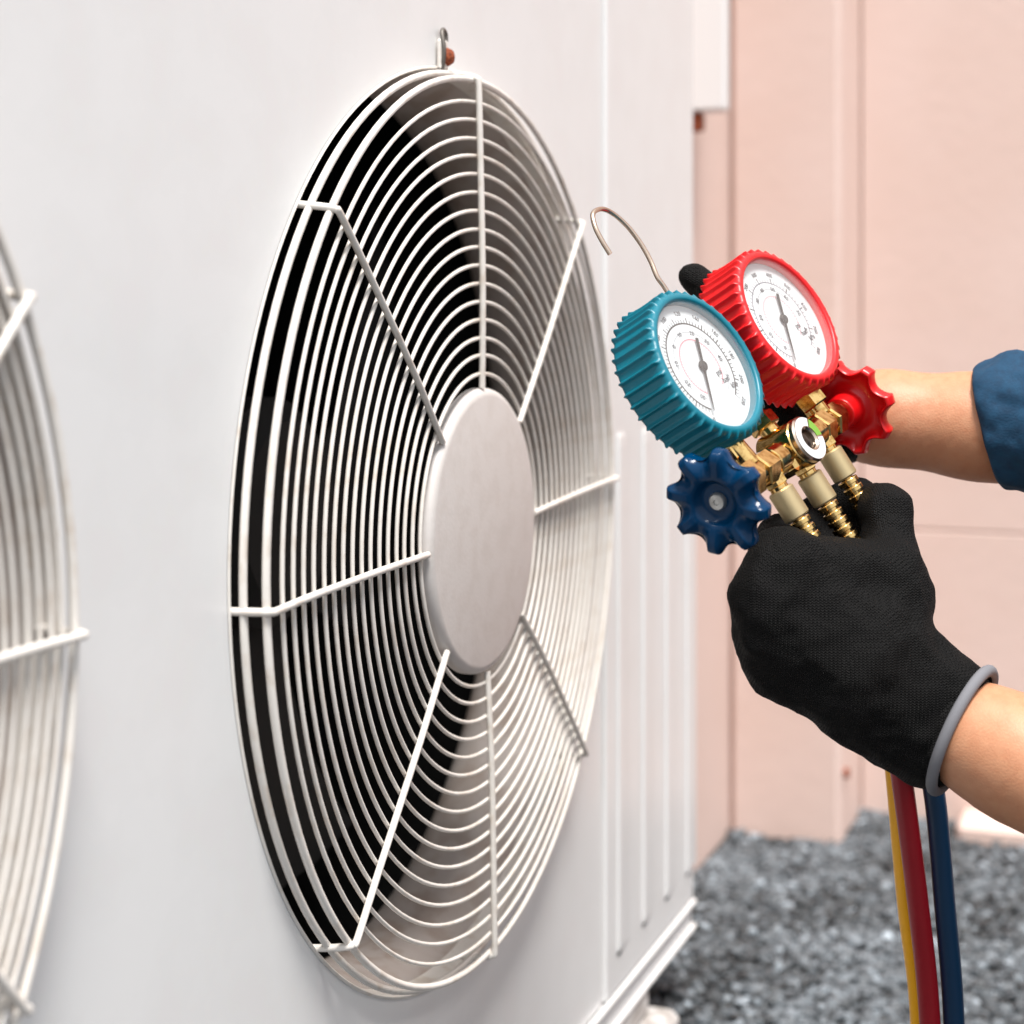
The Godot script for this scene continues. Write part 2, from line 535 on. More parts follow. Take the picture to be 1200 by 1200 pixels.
func axis_z(at: Vector3) -> Transform3D: return Transform3D(Basis(Vector3.RIGHT, Vector3.BACK, Vector3.DOWN), at)

func build_unit() -> void:
	var unit := holder("outdoor_unit", self, Transform3D(Basis(Vector3.UP, UNIT_TURN), UNIT_AT))
	tag(unit, "large white metal outdoor condenser unit with round wire fan grilles", "air conditioner")
	var white: Material = mats["white paint"]
	var top := 1.28
	var s := Shape.new()
	fan_panel(s, -0.346, 0.2965, 0.097, top, Vector2(0, FAN_HEIGHT), 0.2788)
	fan_panel(s, -1.0, -0.346, 0.097, top, Vector2(-0.692, FAN_HEIGHT), 0.2788)
	s.face([V(0.2965, 0.097, 0), V(0.2965, top, 0), V(0.2965, top, -0.02), V(0.2965, 0.097, -0.02)], V(0, 0.5, 0))
	part("front_panel", s, white, unit)
	part("service_panel", block(0.2985, 0.567, 0.0975, top, -0.022, 0.0030, 0.0020), white, unit)
	part("side_panel", block(0.5655, 0.567, 0.072, top - 0.002, -0.345, -0.024, 0.0005), white, unit)
	part("side_panel", block(-1.002, -1.0, 0.072, top - 0.002, -0.345, -0.002, 0.0005), white, unit)
	part("top_panel", block(-1.006, 0.571, top + 0.001, top + 0.03, -0.352, 0.006, 0.004), white, unit)
	part("coil", block(-0.998, 0.563, 0.075, top - 0.004, -0.345, -0.30, 0.001), mats["coil black"], unit)
	part("inner_partition", block(0.30, 0.304, 0.10, top - 0.004, -0.298, -0.024, 0.0005), mats["coil black"], unit)
	var pan := block(-1.0, 0.566, 0.0735, 0.0945, -0.34, 0.0015, 0.001)
	part("base_pan", pan, white, unit)
	for y in [0.0946, 0.0718]:
		var lip := Shape.new()
		tube(lip, PackedVector3Array([V(-1.0, y, 0.0030), V(-0.2, y, 0.0030), V(0.568, y, 0.0030)]), 0.0027, 12)
		part("base_lip", lip, white, unit)
	for k in 4:                                               # pressed louvres: a raised nose that slopes back into the panel
		var l := Shape.new()
		var x := 0.3256 + 0.0713 * k
		var y0 := 0.129
		var y1 := 0.544
		var prof := [Vector2(0, 0), Vector2(0.0002, 0.0018), Vector2(0.0012, 0.0034), Vector2(0.003, 0.0042), Vector2(0.006, 0.0041), Vector2(0.02, 0.0024), Vector2(0.038, 0.0)]
		var rows := []
		for lv in [[y0, 0.75], [y0 + 0.003, 1.0], [y1 - 0.012, 1.0], [y1 - 0.004, 0.75], [y1, 0.15]]:
			var row := []
			for p in prof:
				row.append(V(x + p.x, lv[0], 0.0031 + p.y * lv[1] * 0.55))
			rows.append(row)
		for a in rows.size() - 1:
			for b in prof.size() - 1: l.face([rows[a][b], rows[a][b + 1], rows[a + 1][b + 1], rows[a + 1][b]], V(x + 0.015, 0.33, -0.05))
		l.face(rows[0], V(x, 0.5, 0))
		part("louvre", l, white, unit)
		part("louvre_slot", block(x + 0.001, x + 0.012, y0 - 0.0042, y0 - 0.0008, -0.002, 0.0033, 0.0), mats["coil black"], unit)
	var angles := []
	var spread := {90: 0.75, 45: -1.09, 0: -1.07, -45: -1.12, -90: 0.39, -135: -0.22, 180: 0.75, 135: 1.63}
	for a in spread: angles.append(a + 2.32 + spread[a])
	fan_guard(unit, Vector2(0, FAN_HEIGHT), angles, 0.0108, [])
	var twelve := []
	for k in 12: twelve.append([-0.1, 28.2, 60.0, 90.0, 120.0, 150.0, 180.0, 210.0, 240.0, 270.0, 300.0, 331.0][k])
	fan_guard(unit, Vector2(-0.692, FAN_HEIGHT), twelve, 0.0070, [28.2, 331.0])
	# clip, washer and rusty bolt at the top of the guard
	var clip := holder("grille_clip", unit, Transform3D(Basis.IDENTITY, V(-0.0285, FAN_HEIGHT + 0.2798, 0)))
	var w := Shape.new()
	chamfer_box(w, Transform3D(Basis.IDENTITY, V(-0.001, 0.004, 0.003)), V(0.011, 0.019, 0.004), 0.0015)
	part("bracket", w, mats["grille paint"], clip)
	var b := Shape.new()
	hex(b, V(0.001, 0.003, 0.0040), V(0.001, 0.003, 0.0068), 0.0055)
	lathe(b, axis_z(V(0.001, 0.003, 0.0068)), [Vector2(0.0050, 0), Vector2(0.0040, 0.0018), Vector2(0.002, 0.0027), Vector2(0, 0.003)], 16)
	part("bolt", b, mats["rust"], clip)
	var e := Shape.new()
	tube(e, smooth_path([V(-0.004, -0.006, 0.004), V(-0.0055, 0.006, 0.006), V(-0.004, 0.016, 0.004), V(0.0, 0.0195, 0.003), V(0.004, 0.017, 0.003), V(0.004, 0.012, 0.003)], 5), 0.0014, 8)
	part("wire_loop", e, mats["dull zinc"], clip)
	# the foot under the unit's edge
	var f := holder("concrete_block", self, unit.transform)
	part("slab", block(0.30, 0.436, -0.01, 0.047, -0.33, 0.026, 0.006), mats["pale concrete"], f)
	part("packer", block(0.33, 0.415, 0.048, 0.0685, -0.30, 0.004, 0.003), mats["pale concrete"], f)
	tag(f, "pale chipped concrete block on the gravel, under the bottom edge of the unit", "concrete block")

# ---------------------------------------------------------------- walls and ground
func build_place() -> void:
	var frame := Transform3D(Basis(Vector3.UP, UNIT_TURN), UNIT_AT)
	var ground := Shape.new()
	var g0 := ground.add(V(-60, 0, -60), Vector3.UP)
	ground.add(V(60, 0, -60), Vector3.UP); ground.add(V(60, 0, 60), Vector3.UP); ground.add(V(-60, 0, 60), Vector3.UP)
	ground.quad(g0, g0 + 1, g0 + 2, g0 + 3)
	var g := part("ground", ground, mats["earth"])
	g.set_meta("kind", "structure"); g.set_meta("label", "dark grey stony ground beside the wall and the unit"); g.set_meta("category", "ground")
	var wall := holder("pink_wall", self, frame)
	tag(wall, "pink painted building wall with a stepped pilaster behind the unit", "wall")
	var pink: Material = mats["pink wall paint"]
	part("side_face", block(0.62, 1.20, -0.02, 2.8, -0.75, -0.092, 0.004), pink, wall)
	part("back_face", block(-1.8, 0.618, -0.02, 2.8, -0.95, -0.75, 0.004), pink, wall)
	part("pilaster", block(1.108, 1.40, -0.02, 2.8, -0.090, 0.046, 0.006), pink, wall)
	part("lower_face", block(1.258, 1.45, -0.02, 0.372, 0.0475, 3.2, 0.002), pink, wall)
	part("upper_face", block(1.258, 1.45, 0.3728, 2.8, 0.0475, 3.2, 0.002), pink, wall)
	var bolt := Shape.new()
	hex(bolt, V(1.135, 0.082, 0.045), V(1.135, 0.082, 0.052), 0.007)
	part("anchor_bolt", bolt, mats["rust"], wall)
	var kerb := holder("concrete_kerb", self, frame)
	part("slab", block(1.176, 1.256, -0.02, 0.022, 0.175, 3.2, 0.006), mats["pink wall paint"], kerb)
	tag(kerb, "low pinkish concrete kerb along the foot of the pink wall", "kerb")
	var tr := holder("cable_trunking", self, frame)
	part("cover", block(0.88, 0.902, 0.873, 2.4, -0.0915, -0.042, 0.003), mats["white plastic"], tr)
	part("conduit", block(0.885, 0.899, 0.852, 0.8725, -0.0915, -0.070, 0.002), mats["rust"], tr)
	tag(tr, "white plastic cable trunking ending high on the pink wall beside the unit", "trunking")
	# gravel: crushed stones too many to count
	var mm := MultiMesh.new()
	mm.transform_format = MultiMesh.TRANSFORM_3D
	mm.use_colors = true
	var st := Shape.new()
	var ico := SphereMesh.new()
	ico.radius = 1.0; ico.height = 2.0; ico.radial_segments = 6; ico.rings = 3
	var arr := ico.get_mesh_arrays()
	var pts: PackedVector3Array = arr[Mesh.ARRAY_VERTEX]
	var idx: PackedInt32Array = arr[Mesh.ARRAY_INDEX]
	var fn := FastNoiseLite.new()
	fn.seed = 8; fn.frequency = 0.9
	for k in range(0, idx.size(), 3):
		var tri := []
		for q in 3:
			var p := pts[idx[k + q]]
			tri.append(p * (0.85 + 0.5 * fn.get_noise_3dv(p)))
		if (tri[1] - tri[0]).cross(tri[2] - tri[0]).length() > 1e-5: st.face(tri, Vector3.ZERO)
	mm.mesh = st.mesh()
	var places := []
	for k in 70000:
		var x := rng.randf_range(0.0, 1.7)
		var z := -rng.randf_range(1.0, 2.7)
		var l: Vector3 = frame.affine_inverse() * V(x, 0, z)
		if l.z < -0.33 and l.x < 0.62: continue
		if l.z < -0.085 and l.x > 0.61: continue
		if l.x > 1.255 or (l.x > 1.105 and l.z < 0.049): continue
		if l.x > 1.17 and l.z > 0.165: continue
		places.append([x, z])
	mm.instance_count = places.size()
	var patch := FastNoiseLite.new()
	patch.seed = 4; patch.frequency = 4.5
	for k in places.size():
		var r := rng.randf_range(0.003, 0.0072)
		var b := Basis.from_euler(V(rng.randf() * TAU, rng.randf() * TAU, rng.randf() * TAU)).scaled(V(r * rng.randf_range(0.8, 1.3), r * rng.randf_range(0.6, 0.9), r))
		mm.set_instance_transform(k, Transform3D(b, V(places[k][0], r * rng.randf_range(0.1, 0.9), places[k][1])))
		var tone := 0.075 + 0.11 * patch.get_noise_2d(places[k][0], places[k][1]) + rng.randf_range(-0.05, 0.10)
		if rng.randf() < 0.10: tone += rng.randf_range(0.05, 0.30)
		tone = clampf(tone, 0.02, 0.55)
		mm.set_instance_color(k, Color(tone * 0.87, tone * 1.0, tone * 1.12))
	var gv := MultiMeshInstance3D.new()
	gv.name = "gravel"; gv.multimesh = mm; gv.material_override = mats["gravel stone"]
	add_child(gv, true)
	tag(gv, "blue grey crushed stone gravel between the unit and the wall", "gravel", "stuff")

# ---------------------------------------------------------------- the gauge manifold
func gauge_boot() -> Shape:
	var s := Shape.new()
	var ribs := 40
	var segs := ribs * 14
	var prof := [[0.0005, -0.0278, 0.0], [0.0300, -0.0278, 0.0], [0.0395, -0.0274, 0.0], [0.0410, -0.0269, 0.9], [0.0414, -0.0256, 1.15], [0.0411, -0.0228, 0.8], [0.0409, -0.018, 0.75], [0.0408, -0.008, 0.75], [0.0408, -0.0034, 0.85], [0.0407, -0.0016, 0.85], [0.0401, -0.0002, 0.25], [0.0388, 0.0006, 0.0], [0.0374, 0.0006, 0.0], [0.0364, 0.0001, 0.0], [0.0360, -0.0010, 0.0], [0.0359, -0.0060, 0.0]]
	var rows := []
	for p in prof:
		var row := []
		for k in segs:
			var a := TAU * k / segs
			var q := fposmod(float(k) / 14.0 + 0.5, 1.0) - 0.5
			var r: float = p[0] + p[2] * 0.0026 * exp(-pow(q / 0.13, 2.0))
			row.append(V(r * cos(a), r * sin(a), p[1]))
		rows.append(row)
	grid(s, rows)
	return s

func number_mesh(text: String, height: float) -> TextMesh:
	var t := TextMesh.new()
	var f := SystemFont.new()
	f.font_names = PackedStringArray(["Droid Sans"])
	t.font = f
	t.text = text; t.font_size = 32; t.pixel_size = height / 24.0; t.depth = 0.00015
	return t

func gauge(man: Node3D, at: Vector3, boot: String, kind: int, numbers: Array) -> void:
	var g := holder("gauge", man, Transform3D(Basis.IDENTITY, at))
	g.set_meta("label", "teal ribbed rubber gauge with white dial" if kind == 0 else "red ribbed rubber gauge with white dial")
	part("rubber_boot", gauge_boot(), mats[boot], g)
	var d := Shape.new()
	var mid := d.add(V(0, 0, -0.0055), Vector3.BACK, Vector2(0.5, 0.5))
	for k in 97:
		var a := TAU * k / 96
		d.add(V(0.0358 * cos(a), 0.0358 * sin(a), -0.0055), Vector3.BACK, Vector2(0.5 + 0.5 * cos(a), 0.5 - 0.5 * sin(a)))
	for k in 96: d.tri(mid, mid + 1 + k, mid + 2 + k)
	part("dial_face", d, mats["dial %d" % kind], g)
	var gl := Shape.new()
	lathe(gl, axis_z(V(0, 0, -0.0006)), [Vector2(0, -0.001), Vector2(0.0357, -0.001), Vector2(0.0357, -0.0004), Vector2(0.03, 0.0002), Vector2(0.015, 0.0007), Vector2(0.0, 0.0009)], 64)
	part("glass", gl, mats["gauge glass"], g)
	# the pointer stands at the zero mark
	var ne := Shape.new()
	var dir := V(-0.527, -0.85, 0)
	var side := V(0.85, -0.527, 0)
	var z := V(0, 0, -0.0043)
	var z2 := V(0, 0, -0.0038)
	for up in [z, z2]:
		ne.face([dir * 0.0265 + side * 0.0002 + up, dir * 0.0265 - side * 0.0002 + up, -side * 0.0008 + up, side * 0.0008 + up], up + V(0, 0, -1 if up == z2 else 1))
		ne.face([-dir * 0.0165 + side * 0.0010 + up, -dir * 0.0165 - side * 0.0010 + up, -side * 0.0006 + up, side * 0.0006 + up], up + V(0, 0, -1 if up == z2 else 1))
	rod(ne, V(0, 0, -0.0052), V(0, 0, -0.0030), 0.0030, 0.0008, 20)
	part("needle", ne, mats["needle black"], g)
	for k in numbers.size():
		var a := deg_to_rad(212.0 + 296.0 * k / (numbers.size() - 1))
		var r := 0.0308 if kind == 0 else 0.0290
		var t := part("numeral", number_mesh(numbers[k], 0.0022), mats["ink"], g)
		t.position = V(r * sin(a), r * cos(a), -0.0053)
		t.rotation.z = -a if k < numbers.size() else 0.0
	for k in 9:
		var a := deg_to_rad(225.0 + 260.0 * k / 8.0)
		var t := part("numeral", number_mesh(str(k * 10 - 30) if kind == 0 else str(k * 10), 0.0017), mats["ink"], g)
		t.position = V(0.0196 * sin(a), 0.0196 * cos(a), -0.0053)
		t.rotation.z = -a
	for q in [["psi", 0.011, -0.007], ["bar", 0.013, -0.012], ["kPa", 0.0175, -0.0165]]:
		var t := part("unit_mark", number_mesh(q[0], 0.003), mats["ink"], g)
		t.position = V(q[1], q[2], -0.0053)
	rod_part(g)

func rod_part(g: Node3D) -> void:
	var s := Shape.new()
	rod(s, V(0, -0.036, -0.018), V(0, -0.056, -0.016), 0.0055)
	hex(s, V(0, -0.041, -0.018), V(0, -0.050, -0.017), 0.0085)
	part("gauge_stem", s, mats["brass"], g)

func knob_shape() -> Shape:                                 # an eight-lobed handwheel, its outer face at +y
	var s := Shape.new()
	var segs := 192
	var prof := [[0.02, 0.0035, 0.0], [0.28, 0.0035, 0.0], [0.36, 0.0040, 0.0], [0.41, 0.0075, 0.0], [0.47, 0.0092, 0.05], [0.60, 0.0098, 0.35], [0.78, 0.0105, 0.8], [0.90, 0.0098, 0.9], [0.965, 0.0082, 1.0], [0.995, 0.0058, 1.0], [1.0, 0.0040, 1.0], [0.985, 0.001, 1.0], [0.94, -0.0012, 0.95], [0.88, -0.0005, 0.85], [0.80, 0.0030, 0.6], [0.60, 0.0040, 0.3], [0.42, 0.0030, 0.0], [0.36, 0.0, 0.0], [0.34, -0.0085, 0.0], [0.30, -0.0095, 0.0], [0.02, -0.0095, 0.0]]
	var rows := []
	for p in prof:
		var row := []
		for k in segs:
			var a := TAU * k / segs
			var tip := absf(fposmod(8.0 * a / TAU + 0.5, 1.0) - 0.5) * 2.0      # 0 on a lobe, 1 between two
			var lobe := 1.0 - pow(clampf(1.0 - pow((1.0 - tip) / 0.74, 2.0), 0.0, 1.0), 0.85)
			var r: float = 0.0275 * p[0] * (1.0 - 0.20 * (1.0 - lobe) * p[2])
			var h: float = p[1]
			if p[1] > 0.006: h -= 0.0036 * (1.0 - lobe) * p[2]
			row.append(V(r * cos(a), h, r * sin(a)))
		rows.append(row)
	grid(s, rows, true)
	return s

func build_manifold() -> Transform3D:
	var e := V(0.5685349, 0.25214169, -0.78306618)
	var u := V(-0.52202317, 0.84625363, -0.10652047)
	var n := V(0.63581434, 0.46933929, 0.61274852)
	var f := Transform3D(Basis(e, u, n).orthonormalized(), V(0.14307, EYE_HEIGHT - 0.00036, -0.8925))
	var man := holder("gauge_manifold", self, f)
	tag(man, "brass gauge manifold with teal and red dials held up by a black glove", "pressure gauge")
	gauge(man, V(-0.0436, 0, -0.0027), "teal rubber", 0, ["0", "20", "40", "60", "80", "100", "120", "140", "160", "180", "200", "220"])
	gauge(man, V(0.0436, 0, 0.0027), "red rubber", 1, ["0", "50", "100", "150", "200", "300", "400", "500", "600", "700", "800"])
	var y := -0.061
	var z := -0.015
	var b := Shape.new()
	rod(b, V(-0.066, y, z), V(0.060, y, z), 0.0075)
	hex(b, V(-0.060, y, z), V(-0.049, y, z), 0.0102)
	hex(b, V(-0.043, y, z), V(-0.0305, y, z), 0.0098)
	hex(b, V(0.030, y, z), V(0.041, y, z), 0.0098)
	hex(b, V(0.045, y, z), V(0.055, y, z), 0.0100)
	rod(b, V(-0.029, y, z), V(-0.018, y, z), 0.0088)
	rod(b, V(0.018, y, z), V(0.029, y, z), 0.0088)
	rod(b, V(-0.0436, y + 0.004, z), V(-0.0436, -0.040, z - 0.003), 0.0062)
	rod(b, V(0.0436, y + 0.004, z), V(0.0436, -0.040, z - 0.003), 0.0062)
	rod(b, V(0.002, y + 0.008, z - 0.006), V(0.004, -0.030, z - 0.012), 0.0055)
	hex(b, V(0.0025, -0.046, z - 0.008), V(0.0035, -0.038, z - 0.010), 0.0085)
	rod(b, V(0, y, -0.030), V(0, y, -0.0055), 0.0132, 0.0014, 36)
	chamfer_box(b, Transform3D(Basis.IDENTITY, V(0, y - 0.003, z - 0.003)), V(0.030, 0.016, 0.018), 0.002)
	rod(b, V(-0.078, y, z), V(-0.064, y, z), 0.0042)
	rod(b, V(0.058, y, z), V(0.072, y, z), 0.0042)
	part("valve_body", b, mats["brass"], man)
	var sg := holder("sight_glass", man, axis_z(V(0, y, -0.0055)))
	var r1 := Shape.new()
	lathe(r1, Transform3D.IDENTITY, [Vector2(0.0130, 0.0), Vector2(0.0130, 0.0022), Vector2(0.0122, 0.0032), Vector2(0.0066, 0.0032), Vector2(0.0056, 0.0022), Vector2(0.0055, 0.0)], 48)
	part("ring", r1, mats["steel"], sg)
	for q in [["white_label", 0.9, TAU - 0.25, "white label"], ["green_label", -0.15, 0.8, "green label"]]:
		var lb := Shape.new()
		var first := 0
		for k in 33:
			var a: float = lerpf(q[1], q[2], k / 32.0)
			lb.add(V(0.0070 * cos(a), 0.0034, -0.0070 * sin(a)), Vector3.UP)
			lb.add(V(0.0120 * cos(a), 0.0034, -0.0120 * sin(a)), Vector3.UP)
		for k in 32: lb.quad(first + 2 * k, first + 2 * k + 1, first + 2 * k + 3, first + 2 * k + 2)
		part(q[0], lb, mats[q[3]], sg)
	var lens := Shape.new()
	lathe(lens, Transform3D.IDENTITY, [Vector2(0.0056, 0.0004), Vector2(0.003, 0.0010), Vector2(0, 0.0012)], 24)
	part("lens", lens, mats["dark glass"], sg)
	# the two handwheels
	var ks := knob_shape().mesh()
	for q in [[-1.0, "blue knob paint", "glossy dark blue lobed valve knob", 0.12], [1.0, "red knob paint", "red lobed valve knob seen from behind", 0.3]]:
		var dir := V(q[0], 0, 0)
		var at := V(-0.0815 if q[0] < 0 else 0.0715, y, z)
		var k := holder("valve_knob", man, Transform3D(Basis(V(0, 0, 1), dir, V(0, 0, 1).cross(dir)) * Basis(Vector3.UP, q[3]), at))
		k.set_meta("label", q[2])
		part("handwheel", ks, mats[q[1]], k)
		var sc := Shape.new()
		lathe(sc, Transform3D.IDENTITY, [Vector2(0.0046, 0.0034), Vector2(0.0046, 0.0050), Vector2(0.0038, 0.0062), Vector2(0.0015, 0.0066), Vector2(0.0012, 0.0058), Vector2(0.0, 0.0058)], 24)
		part("screw", sc, mats["zinc"], k)
	# three hose fittings in a row below the body
	for q in [[-0.032, 0.0], [-0.0005, -0.003], [0.031, 0.0005]]:
		var h := holder("hose_fitting", man, Transform3D(Basis.IDENTITY, V(q[0], q[1], z)))
		var st := Shape.new()
		rod(st, V(0, -0.060 - q[1], 0), V(0, -0.077, 0), 0.0050)
		hex(st, V(0, -0.0665 - q[1] * 0.5, 0), V(0, -0.0725, 0), 0.0064)
		part("stem", st, mats["brass"], h)
		var c := Shape.new()
		lathe(c, axis(V(0, -0.0745, 0), Vector3.DOWN), [Vector2(0.004, 0), Vector2(0.0062, 0.0), Vector2(0.0070, 0.0008), Vector2(0.0070, 0.0160), Vector2(0.0064, 0.0168), Vector2(0.0045, 0.0170)], 32)
		part("collar", c, mats["knurled brass"], h)
		var bb := Shape.new()
		var prof := [Vector2(0.0036, 0.0155), Vector2(0.0036, 0.0178)]
		for k in 8:
			var p := 0.0178 + 0.0046 * k
			prof.append_array([Vector2(0.0055, p + 0.0001), Vector2(0.0057, p + 0.0006), Vector2(0.0056, p + 0.0027), Vector2(0.0043, p + 0.0031), Vector2(0.0042, p + 0.0045)])
		prof.append(Vector2(0, 0.0552))
		lathe(bb, axis(V(0, -0.0745, 0), Vector3.DOWN), prof, 28, 0.95)
		part("barb", bb, mats["brass"], h)
	var hk := Shape.new()
	tube(hk, smooth_path([V(0.004, -0.034, -0.026), V(0.002, 0.01, -0.031), V(0.0024, 0.0454, -0.03), V(0.0018, 0.055, -0.03), V(0.0049, 0.0652, -0.03), V(0.0058, 0.0762, -0.03), V(0.0037, 0.0877, -0.03), V(-0.0019, 0.0973, -0.03), V(-0.0091, 0.1018, -0.03), V(-0.0186, 0.1012, -0.03), V(-0.0239, 0.0943, -0.03), V(-0.0256, 0.086, -0.03), V(-0.0259, 0.0769, -0.03)], 6), 0.00140, 10)
	part("hanging_hook", hk, mats["steel"], man)
	return f

func build_hoses(f: Transform3D) -> void:
	var z := -0.015
	var spec := [
		["blue hose", "dark blue rubber hose hanging just below the grey cuff of the near glove", -0.032, [V(0.1889, 0.4879, -0.8850), V(0.2097, 0.4388, -0.9070), V(0.2419, 0.3931, -0.9250), V(0.2503, 0.3674, -0.9300), V(0.2587, 0.3038, -0.9400), V(0.2667, 0.2332, -0.9500), V(0.275, 0.10, -0.968), V(0.31, 0.016, -1.02), V(0.45, 0.012, -1.10), V(0.80, 0.012, -1.05), V(1.2, 0.012, -0.85)]],
		["yellow hose", "yellow rubber hose mostly hidden behind the dark red hose", -0.0005, [V(0.1989, 0.4857, -0.9000), V(0.2137, 0.4362, -0.9200), V(0.2290, 0.3942, -0.9400), V(0.2337, 0.3721, -0.9480), V(0.2423, 0.2988, -0.9570), V(0.2524, 0.2271, -0.9670), V(0.258, 0.10, -0.985), V(0.29, 0.016, -1.05), V(0.44, 0.012, -1.16), V(0.80, 0.012, -1.12), V(1.2, 0.012, -0.95)]],
		["red hose", "dark red rubber hose hanging in front of the yellow hose", 0.031, [V(0.2049, 0.4868, -0.9030), V(0.2172, 0.4388, -0.9110), V(0.2274, 0.3978, -0.9250), V(0.2329, 0.3758, -0.9320), V(0.2439, 0.3038, -0.9400), V(0.2532, 0.2332, -0.9500), V(0.262, 0.10, -0.965), V(0.30, 0.016, -1.035), V(0.445, 0.012, -1.13), V(0.80, 0.012, -1.085), V(1.2, 0.012, -0.90)]]]
	for q in spec:
		var path := [f * V(q[2], -0.1275, z), f * V(q[2] * 0.97, -0.132, z)]
		path.append_array(q[3])
		var s := Shape.new()
		tube(s, smooth_path(path, 8), 0.0059, 16)
		var o := part("hose", s, mats[q[0]])
		tag(o, q[1], "hose", "", "manifold hoses")

# ---------------------------------------------------------------- the person
func loft(s: Shape, rings: Array, segs: int, noise: FastNoiseLite, amp: float) -> void:   # rings: [centre, axis, up, half height, half width]
	var rows := []
	for q in rings:
		var ax: Vector3 = q[1].normalized()
		var up: Vector3 = (q[2] - ax * q[2].dot(ax)).normalized()
		var side := ax.cross(up)
		var row := []
		for k in segs:
			var a := TAU * k / segs
			var d: Vector3 = up * cos(a) * q[3] + side * sin(a) * q[4]
			var p: Vector3 = q[0] + d
			var w := noise.get_noise_3dv(p * 1000.0) * amp
			row.append(p + d.normalized() * w)
		rows.append(row)
	grid(s, rows)

func build_person() -> void:
	var root := holder("person", self, Transform3D(Basis.IDENTITY, V(0.8, 0, -0.88)))
	tag(root, "person in a blue shirt and black gloves kneeling, holding up the gauge manifold", "person")
	var shift := Transform3D(Basis.IDENTITY, -root.position)
	var wob := FastNoiseLite.new()
	wob.seed = 17; wob.frequency = 0.045; wob.fractal_octaves = 2
	# glove nearest the camera: closed round the fittings, thumb on top
	var bones := []
	chain(bones, [V(0.2391, 0.4335, -0.8730), 0.0220, V(0.1993, 0.4674, -0.8620), 0.0190, V(0.1515, 0.5045, -0.8580), 0.0130, V(0.1600, 0.5132, -0.8980), 0.0108, V(0.1810, 0.5150, -0.9400), 0.0110, V(0.2035, 0.5270, -0.9430), 0.0112])
	chain(bones, [V(0.2341, 0.4239, -0.8710), 0.0220, V(0.1897, 0.4551, -0.8580), 0.0190, V(0.1425, 0.4880, -0.8520), 0.0128, V(0.1510, 0.4850, -0.9000), 0.0112, V(0.1707, 0.4809, -0.9320), 0.0100, V(0.1928, 0.4773, -0.9250), 0.0095])
	chain(bones, [V(0.2312, 0.4160, -0.8730), 0.0220, V(0.1905, 0.4408, -0.8620), 0.0180, V(0.1458, 0.4690, -0.8580), 0.0128, V(0.1497, 0.4644, -0.9050), 0.0110, V(0.1754, 0.4550, -0.9320), 0.0100, V(0.1974, 0.4562, -0.9250), 0.0090])
	chain(bones, [V(0.2305, 0.4115, -0.8770), 0.0210, V(0.1967, 0.4251, -0.8700), 0.0160, V(0.1508, 0.4505, -0.8680), 0.0120, V(0.1600, 0.4405, -0.9100), 0.0100, V(0.1844, 0.4318, -0.9300), 0.0090, V(0.2045, 0.4352, -0.9250), 0.0080])
	chain(bones, [V(0.2331, 0.4320, -0.8800), 0.0200, V(0.2158, 0.4596, -0.8760), 0.0160, V(0.2150, 0.4884, -0.8820), 0.0165, V(0.2172, 0.5276, -0.9020), 0.0110, V(0.2120, 0.5290, -0.9400), 0.0108])
	chain(bones, [V(0.2163, 0.4823, -0.8780), 0.0150, V(0.1883, 0.4978, -0.8720), 0.0140, V(0.1600, 0.5079, -0.8620), 0.0130])
	chain(bones, [V(0.1545, 0.5020, -0.8590), 0.0100, V(0.1470, 0.4880, -0.8540), 0.0110, V(0.1490, 0.4690, -0.8590), 0.0110, V(0.1550, 0.4510, -0.8680), 0.0100])
	chain(bones, [V(0.2390, 0.4340, -0.8730), 0.0215, V(0.2300, 0.4130, -0.8730), 0.0215])
	chain(bones, [V(0.1850, 0.4950, -0.9220), 0.0130, V(0.2080, 0.5080, -0.9320), 0.0140])
	chain(bones, [V(0.2110, 0.4990, -0.8760), 0.0130, V(0.1900, 0.5010, -0.8690), 0.0105])
	chain(bones, [V(0.2150, 0.4884, -0.8820), 0.0130, V(0.2030, 0.4980, -0.9200), 0.0130])
	var s := Shape.new()
	blob(s, bones, 0.0026, 0.0042, wob, 0.0020)
	var wrist := V(0.2475, 0.4180, -0.8660)
	var along := V(0.726, -0.329, 0.49).normalized()
	var rise := V(0.42, 0.907, 0)
	var rings := []
	for q in [[-0.052, 0.0270, 0.0225], [-0.036, 0.0295, 0.0250], [-0.022, 0.0312, 0.0270], [-0.010, 0.0318, 0.0280], [-0.003, 0.0320, 0.0286], [0.001, 0.0318, 0.0284], [0.0012, 0.0300, 0.0265], [-0.010, 0.0295, 0.0265]]:
		rings.append([wrist + along * q[0], along, rise, q[1], q[2]])
	loft(s, rings, 96, wob, 0.0016)
	place(s, shift)
	var gl := part("glove", s, mats["black knit"], root)
	cuff(gl, shift * wrist, along, rise, 0.0338, 0.0304)
	# the far glove, steadying the manifold from behind
	bones = []
	chain(bones, [V(0.2135, 0.5730, -1.0000), 0.0230, V(0.1907, 0.5861, -1.0000), 0.0210, V(0.1705, 0.6084, -1.0000), 0.0130, V(0.1490, 0.6335, -0.9850), 0.0100, V(0.1222, 0.6543, -0.9700), 0.0088])
	chain(bones, [V(0.2135, 0.5719, -1.0000), 0.0230, V(0.1856, 0.5821, -1.0000), 0.0210, V(0.1646, 0.6024, -0.9950), 0.0130, V(0.1447, 0.6249, -0.9700), 0.0100, V(0.1326, 0.6467, -0.9600), 0.0085])
	chain(bones, [V(0.2135, 0.5694, -1.0000), 0.0220, V(0.1856, 0.5770, -1.0000), 0.0200, V(0.1587, 0.5925, -0.9900), 0.0120, V(0.1376, 0.6078, -0.9650), 0.0100, V(0.1467, 0.6033, -0.9450), 0.0090])
